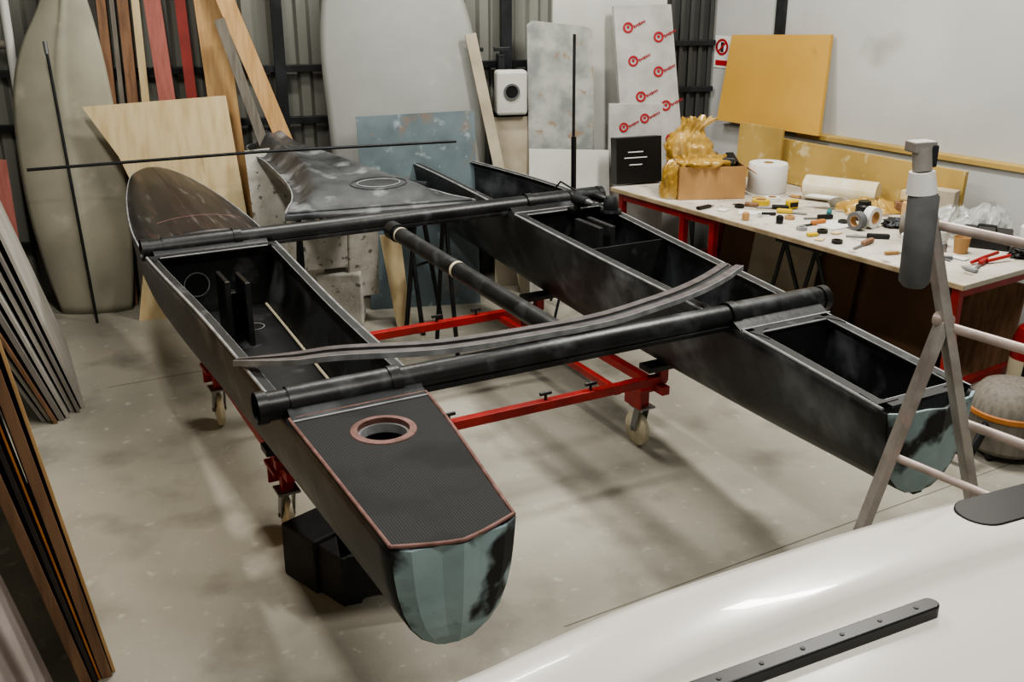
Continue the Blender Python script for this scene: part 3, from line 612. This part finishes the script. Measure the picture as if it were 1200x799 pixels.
bj=grp('black_jar'); lathe('jar',(2.20,6.28,.852),[(0,0),(.05,0),(.052,.01),(.052,.09),(.04,.10),(.04,.12),(0,.12)],black,bj)
wbk=grp('wood_offcuts')
for i,(x,y,z,sx,sy,sz,r) in enumerate([(2.60,6.36,.897,.24,.12,.09,-.5),(2.58,6.40,.975,.2,.10,.06,-.9),(2.68,6.24,.952,.14,.1,.2,-.7),(2.52,6.46,.89,.12,.08,.07,-.3),(2.62,6.34,1.02,.20,.06,.03,-.2)]): box('offcut_%d'%i,(x,y,z),(sx,sy,sz),(plank,ply,beige,brown,plank)[i],wbk,rz=r)
bf=grp('plastic_bottle'); lathe('bottle',(2.92,5.62,.852),[(0,0),(.05,0),(.052,.02),(.05,.12),(.02,.16),(.018,.19),(0,.19)],paper,bf)
bf=grp('paint_tin'); lathe('tin',(2.45,5.88,.852),[(0,0),(.055,0),(.055,.10),(.058,.102),(.058,.11),(.05,.11),(.048,.105),(0,.105)],steel,bf)
bf=grp('resin_cup'); lathe('cup',(2.44,5.66,.852),[(0,0),(.035,0),(.045,.09),(.043,.09),(.033,.005),(0,.005)],paper,bf)
bf=grp('resin_cup.001'); lathe('cup',(2.50,5.52,.852),[(0,0),(.035,0),(.045,.09),(.043,.09),(.033,.005),(0,.005)],card,bf)
cp=grp('clear_plastic_wrap')
for i,(x,y,r,h) in enumerate([(2.64,6.02,.11,.14),(2.80,5.92,.12,.17),(2.66,5.86,.09,.10)]):
    pleated('fold_%d'%i,(x,y,.856),[(r,0,0),(r*1.1,h*.35,0),(r*.8,h*.7,.01),(r*.3,h,.02)],film,cp,seed=30+i*5,amp=.3)
tcs=grp('black_tool_case'); box('case_body',(2.70,5.66,.902),(.26,.15,.10),black,tcs,rz=-.5,bevel=.012); box('case_seam',(2.70,5.66,.915),(.264,.154,.006),railM,tcs,rz=-.5,bevel=.001)
tube('case_handle',[(2.62,5.62,.955),(2.63,5.63,.985),(2.71,5.585,.985),(2.71,5.58,.955)],.008,black,tcs,seg=8)
blob('black_cable_bundle',(2.84,5.44,.875),(.10,.07,.035),black,amp=.6,freq=3,seed=31,zmin=.853)
gun=grp('red_handled_cutter'); tube('arm',[(2.66,5.42,.88),(2.56,5.34,.88),(2.46,5.28,.865)],.010,red,gun,seg=8); tube('arm_b',[(2.70,5.36,.88),(2.55,5.30,.866)],.010,red,gun,seg=8)
blob('glove_pile',(2.36,6.12,.872),(.08,.06,.03),railM,amp=.6,freq=2,seed=41,zmin=.853)
# ---------------------------------------------------------------- power tools on starboard hull
pt=grp('power_sander')
lathe('disc',(.58,5.90,.985),[(0,0),(.06,0),(.065,.01),(.06,.025),(0,.03)],black,pt); lathe('body',(.58,5.90,1.005),[(.042,0),(.047,.03),(.04,.06),(.03,.08),(0,.085)],railM,pt)
tube('handle',[(.56,5.92,1.06),(.50,5.98,1.07),(.44,6.04,1.05)],[.022,.028,.022],black,pt,seg=12); box('dust_bag',(.42,6.09,1.03),(.09,.08,.09),railM,pt,rz=.7,bevel=.02)
tube('cable',[(.42,6.12,1.05),(.30,6.25,1.1),(.24,6.35,1.0),(.3,6.5,.99)],.006,black,pt,seg=8)
pt2=grp('cordless_drill'); tube('body',[(.44,5.86,1.06),(.37,5.96,1.06)],[.028,.032],railM,pt2,seg=14); tube('chuck',[(.47,5.81,1.06),(.44,5.86,1.06)],[.012,.022],steel,pt2,seg=12); box('grip',(.385,5.955,1.02),(.032,.04,.09),railM,pt2,rz=.5,bevel=.012); box('battery',(.375,5.965,.985),(.06,.085,.035),black,pt2,rz=.5)
tv_=grp('tripod_stand'); tube('pole',[(.43,7.0,.25),(.41,7.0,1.92)],.010,railM,tv_,seg=10); tube('sleeve',[(.43,7.0,.6),(.42,7.0,1.25)],.018,black,tv_,seg=12)
for a in(0,2.1,4.2): tube('leg',[(.43,7.0,.55),(.43+.28*math.cos(a),7.0+.28*math.sin(a),.0)],.01,railM,tv_,seg=8)
# ---------------------------------------------------------------- stepladder
ld=grp('aluminium_stepladder'); q=V((.27,-.36,0))
A0=V((1.16,2.90,1.86));A1=V((1.70,2.90,0)); H0=A0.lerp(A1,.26)+V((-.005,0,0)); H1=V((1.00,2.92,0))
for o in(V((0,0,0)),q):
    bar('front_stile',A0+o,A1+o,.07,.028,alu,ld,up=(1,0,.3)); bar('rear_stile',H0+o,H1+o,.06,.025,alu,ld,up=(1,0,-.3))
    tube('hinge_bolt',[H0+o-q.normalized()*.025,H0+o+q.normalized()*.025],.022,aluP,ld,seg=14); box('foot',A1+o+V((0,0,.02)),(.05,.08,.04),black,ld); box('foot_b',H1+o+V((0,0,.02)),(.05,.08,.04),black,ld)
for t in(.10,.27,.44,.61,.78,.93): tube('rung',[A0.lerp(A1,t),A0.lerp(A1,t)+q],.015,aluP,ld,seg=12)
for t in(.33,.62,.9): tube('rear_rung',[H0.lerp(H1,t),H0.lerp(H1,t)+q],.013,aluP,ld,seg=12)
fg=grp('grey_foam_sleeve'); tube('sleeve',[(1.127,2.78,1.80),(1.132,2.775,1.78),(1.137,2.77,1.54),(1.137,2.77,1.525)],[.032,.042,.042,.03],foamgrip,fg,seg=20); tube('cap',[(1.12,2.78,1.85),(1.127,2.78,1.79)],[.034,.042],paper,fg,seg=20); tube('core',[(1.115,2.79,1.91),(1.12,2.78,1.85)],.026,alu,fg,seg=14); box('clamp_head',(1.115,2.80,1.915),(.07,.05,.03),alu,fg,rz=.3); box('clamp_jaw',(1.145,2.80,1.89),(.02,.04,.06),railM,fg,rz=.3)
ex=grp('fire_extinguisher'); X,Y=2.80,5.175
lathe('cylinder',(X,Y,0),[(0,0),(.085,0),(.09,.02),(.09,.46),(.07,.53),(.03,.56),(.03,.60),(0,.60)],red,ex); box('valve',(X,Y,.62),(.05,.10,.05),black,ex); tube('hose',[(X,Y-.07,.62),(X-.05,Y-.11,.5),(X-.06,Y-.10,.25)],.012,black,ex,seg=8); lathe('label',(X,Y,.2),[(.0905,0),(.0905,.16)],cream,ex)
vc=grp('workshop_vacuum'); X,Y=2.54,4.76
lathe('drum',(X,Y,.04),[(0,0),(.17,0),(.2,.03),(.2,.20),(.21,.22),(.2,.27),(.15,.33),(.06,.36),(0,.36)],greyp,vc,seg=40); lathe('band',(X,Y,.23),[(.205,0),(.215,.01),(.215,.03),(.205,.04)],orange,vc,seg=40); tube('hose',[(X-.16,Y-.1,.2),(X-.26,Y-.2,.10),(X-.36,Y-.05,.04),(X-.3,Y+.1,.03)],.022,railM,vc,seg=10)
for a in range(4): lathe('wheel',(X+.15*math.cos(a*1.57+.7),Y+.15*math.sin(a*1.57+.7),.025),[(0,-.015),(.025,-.015),(.025,.015),(0,.015)],black,vc,axis=(1,0,0),seg=14)
# ---------------------------------------------------------------- left sheet stacks
def mksheet(sd):
    sn=V((-sd.y,sd.x,0))
    def sheet(name,p,L,H,th,leanv,mat,parent=None,z0=0):
        p=V(p); vs=[]
        for l in(0,L):
            for z in(z0,H):
                for t in(0,th): vs.append(p+sd*l+sn*(t+leanv*z)+V((0,0,z)))
        return mesh(name,vs,[(0,1,3,2),(4,6,7,5),(0,4,5,1),(2,3,7,6),(0,2,6,4),(1,5,7,3)],mat,parent,bevel=.002)
    return sn,sheet
sd=V((-.45,.893,0)).normalized(); sn,sheet=mksheet(sd)
g1=grp('stacked_sheet_boards'); x=0
for i,(m,th,ln,fy,H) in enumerate([(wsheet,.02,.25,.0,1.20),(grys,.018,.27,-.05,1.20),(wsheet,.025,.29,-.02,1.26),(wsheet,.02,.31,-.10,1.26),(grys,.03,.33,-.12,1.3),(brown,.02,.36,-.15,1.3),(wsheet,.02,.39,-.1,1.35),(grys,.02,.42,-.1,1.35)]):
    sheet('sheet_%d'%i,V((-2.42,5.30,0))+sn*x+sd*fy,1.2,H,th,ln,m,g1); x+=th+.008
sd2=V((-.53,.848,0)).normalized(); sn2,sheet2=mksheet(sd2)
g2=grp('leaning_timber_sheets'); x=0
for i,(m,th,ln,fy,H) in enumerate([(plank,.012,.13,0,1.75),(brown,.036,.14,-.02,1.75),(orange,.008,.155,-.02,1.75),(dsheet,.016,.165,-.03,1.75),(brown,.036,.18,-.04,1.75)]):
    sheet2('sheet_%d'%i,V((-1.42,3.02,0))+sn2*x+sd2*fy,1.7,H,th,ln,m,g2); x+=th+.003
dsg=grp('dust_sheet'); vs=[];fc=[];nu,nv=48,16
for i in range(nu+1):
    for j in range(nv+1):
        u=i/nu;z=1.35*j/nv; w_=.022*math.sin(u*34)+.02*math.sin(u*11+z*3)
        p=V((-1.525,2.84,0))+sn2*(.0+.45*u+.20*z)+sd2*(w_-.04-.05*u); vs.append(p+V((0,0,z)))
for i in range(nu):
    for j in range(nv): a=i*(nv+1)+j; fc.append((a,a+1,a+nv+2,a+nv+1))
mesh('cloth',vs,fc,cloth,dsg,smooth=True)
lean('pink_ply_sheet','B',[(5.5,0),(5.14,0),(5.16,1.12),(5.5,1.15)],.55,.4,1.15,.015,pink)
lean('orange_offcut_sheet','B',[(5.45,0),(5.12,0),(5.30,.75),(5.45,.80)],.7,.6,.8,.015,orange)
pp=grp('drain_pipe'); tube('pipe',[wpt(C,B,nB,5.10,.09,1.0),wpt(C,B,nB,5.08,.09,3.2)],.03,paper,pp); tube('pipe_b',[wpt(C,B,nB,5.45,.09,1.84),wpt(C,B,nB,5.12,.09,1.84)],.03,greyp,pp)
# ---------------------------------------------------------------- white boat in the foreground
wv=grp('white_boat')
ek=[(-.7,1.14),(-.42,1.32),(-.10,1.51),(.035,1.605),(.25,1.75),(.535,1.905),(.76,2.02),(1.0,2.13),(1.255,2.23),(1.6,2.37),(2.1,2.53),(2.7,2.68)]
kk=[(i,)+p for i,p in enumerate(ek)]; ep=[V((*cr(kk,t),0)) for t in frange(0,len(ek)-1,66)]
prof=[(.12,.35),(.03,.55),(-.01,.8),(-.02,1.0),(-.018,1.10),(-.008,1.16),(.012,1.188),(.04,1.198),(.09,1.203),(.15,1.203),(.19,1.200),(.21,1.192),(.225,1.178),(.25,1.17),(.32,1.165),(.45,1.15),(.6,1.115),(.72,1.06),(.80,.97),(.84,.8),(.82,.6),(.7,.4),(.5,.32),(.12,.35)]
vs=[];fc=[]
for i,p in enumerate(ep):
    t=(ep[min(i+1,len(ep)-1)]-ep[max(i-1,0)]).normalized(); n=V((t.y,-t.x,0))
    for o,z in prof: vs.append(p+n*o+V((0,0,z)))
w=len(prof)
for i in range(len(ep)-1):
    for k in range(w-1): fc.append((i*w+k,i*w+k+1,(i+1)*w+k+1,(i+1)*w+k))
fc.append(tuple(range(w-1))); fc.append(tuple((len(ep)-1)*w+k for k in range(w-1)))
mesh('hull_and_deck',vs,fc,gel,wv,smooth=True)
def capsule(name,a,b,r,z0,z1,mat):
    a=V((*a,0));b=V((*b,0)); t=(b-a).normalized(); n=V((-t.y,t.x,0)); P2=[]
    for th in frange(-math.pi/2,math.pi/2,12): P2.append(b+t*math.cos(th)*r+n*math.sin(th)*r)
    for th in frange(math.pi/2,3*math.pi/2,12): P2.append(a+t*math.cos(th)*r+n*math.sin(th)*r)
    m=len(P2); vs=[p+V((0,0,z0)) for p in P2]+[p+V((0,0,z1)) for p in P2]
    return mesh(name,vs,[tuple(range(m)),tuple(range(m,2*m))[::-1]]+[(i,(i+1)%m,(i+1)%m+m,i+m) for i in range(m)],mat,wv,bevel=.003)
capsule('black_vent_recess',(1.08,2.065),(1.55,2.27),.06,1.15,1.2065,black)
capsule('black_toe_rail',(-.2,1.22),(.835,1.73),.018,1.13,1.192,black)
for i in range(12):
    p=V((-.2,1.22,1.193)).lerp(V((.835,1.73,1.193)),(i+.6)/12); lathe('rail_screw',p,[(0,.001),(.004,.001),(.005,0)],foamgrip,wv,seg=12)
for x,y in((.3,1.4),(1.6,2.0)): box('stand_post',(x+.15,y-.05,.18),(.1,.1,.36),dsheet,wv)
# ---------------------------------------------------------------- lights
def area(n,loc,sx,sy,e,rot=(0,0,0),col=(1,.96,.885)):
    l=bpy.data.lights.new(n,'AREA'); l.shape='RECTANGLE'; l.size=sx; l.size_y=sy; l.energy=e; l.color=col
    o=bpy.data.objects.new(n,l); o.location=loc; o.rotation_euler=rot; link(o)
area('ceiling_striplight',(1.9,5.2,4.2),.25,1.5,155,(0,0,.5)); area('ceiling_striplight.001',(-1.8,4.2,4.2),.25,1.5,85,(0,0,.5)); area('ceiling_striplight.002',(-.6,6.4,4.2),1.5,.25,90,(0,0,.2)); area('ceiling_striplight.003',(1.0,1.6,4.2),1.5,.25,85)
wd=bpy.data.worlds.new('world'); bpy.context.scene.world=wd; wd.use_nodes=True
wd.node_tree.nodes['Background'].inputs[0].default_value=(.97,.98,1,1); wd.node_tree.nodes['Background'].inputs[1].default_value=.22
bpy.context.scene.view_settings.view_transform='AgX'
try: bpy.context.scene.view_settings.look='AgX - Medium High Contrast'
except Exception: pass
bpy.context.scene.view_settings.exposure=.08
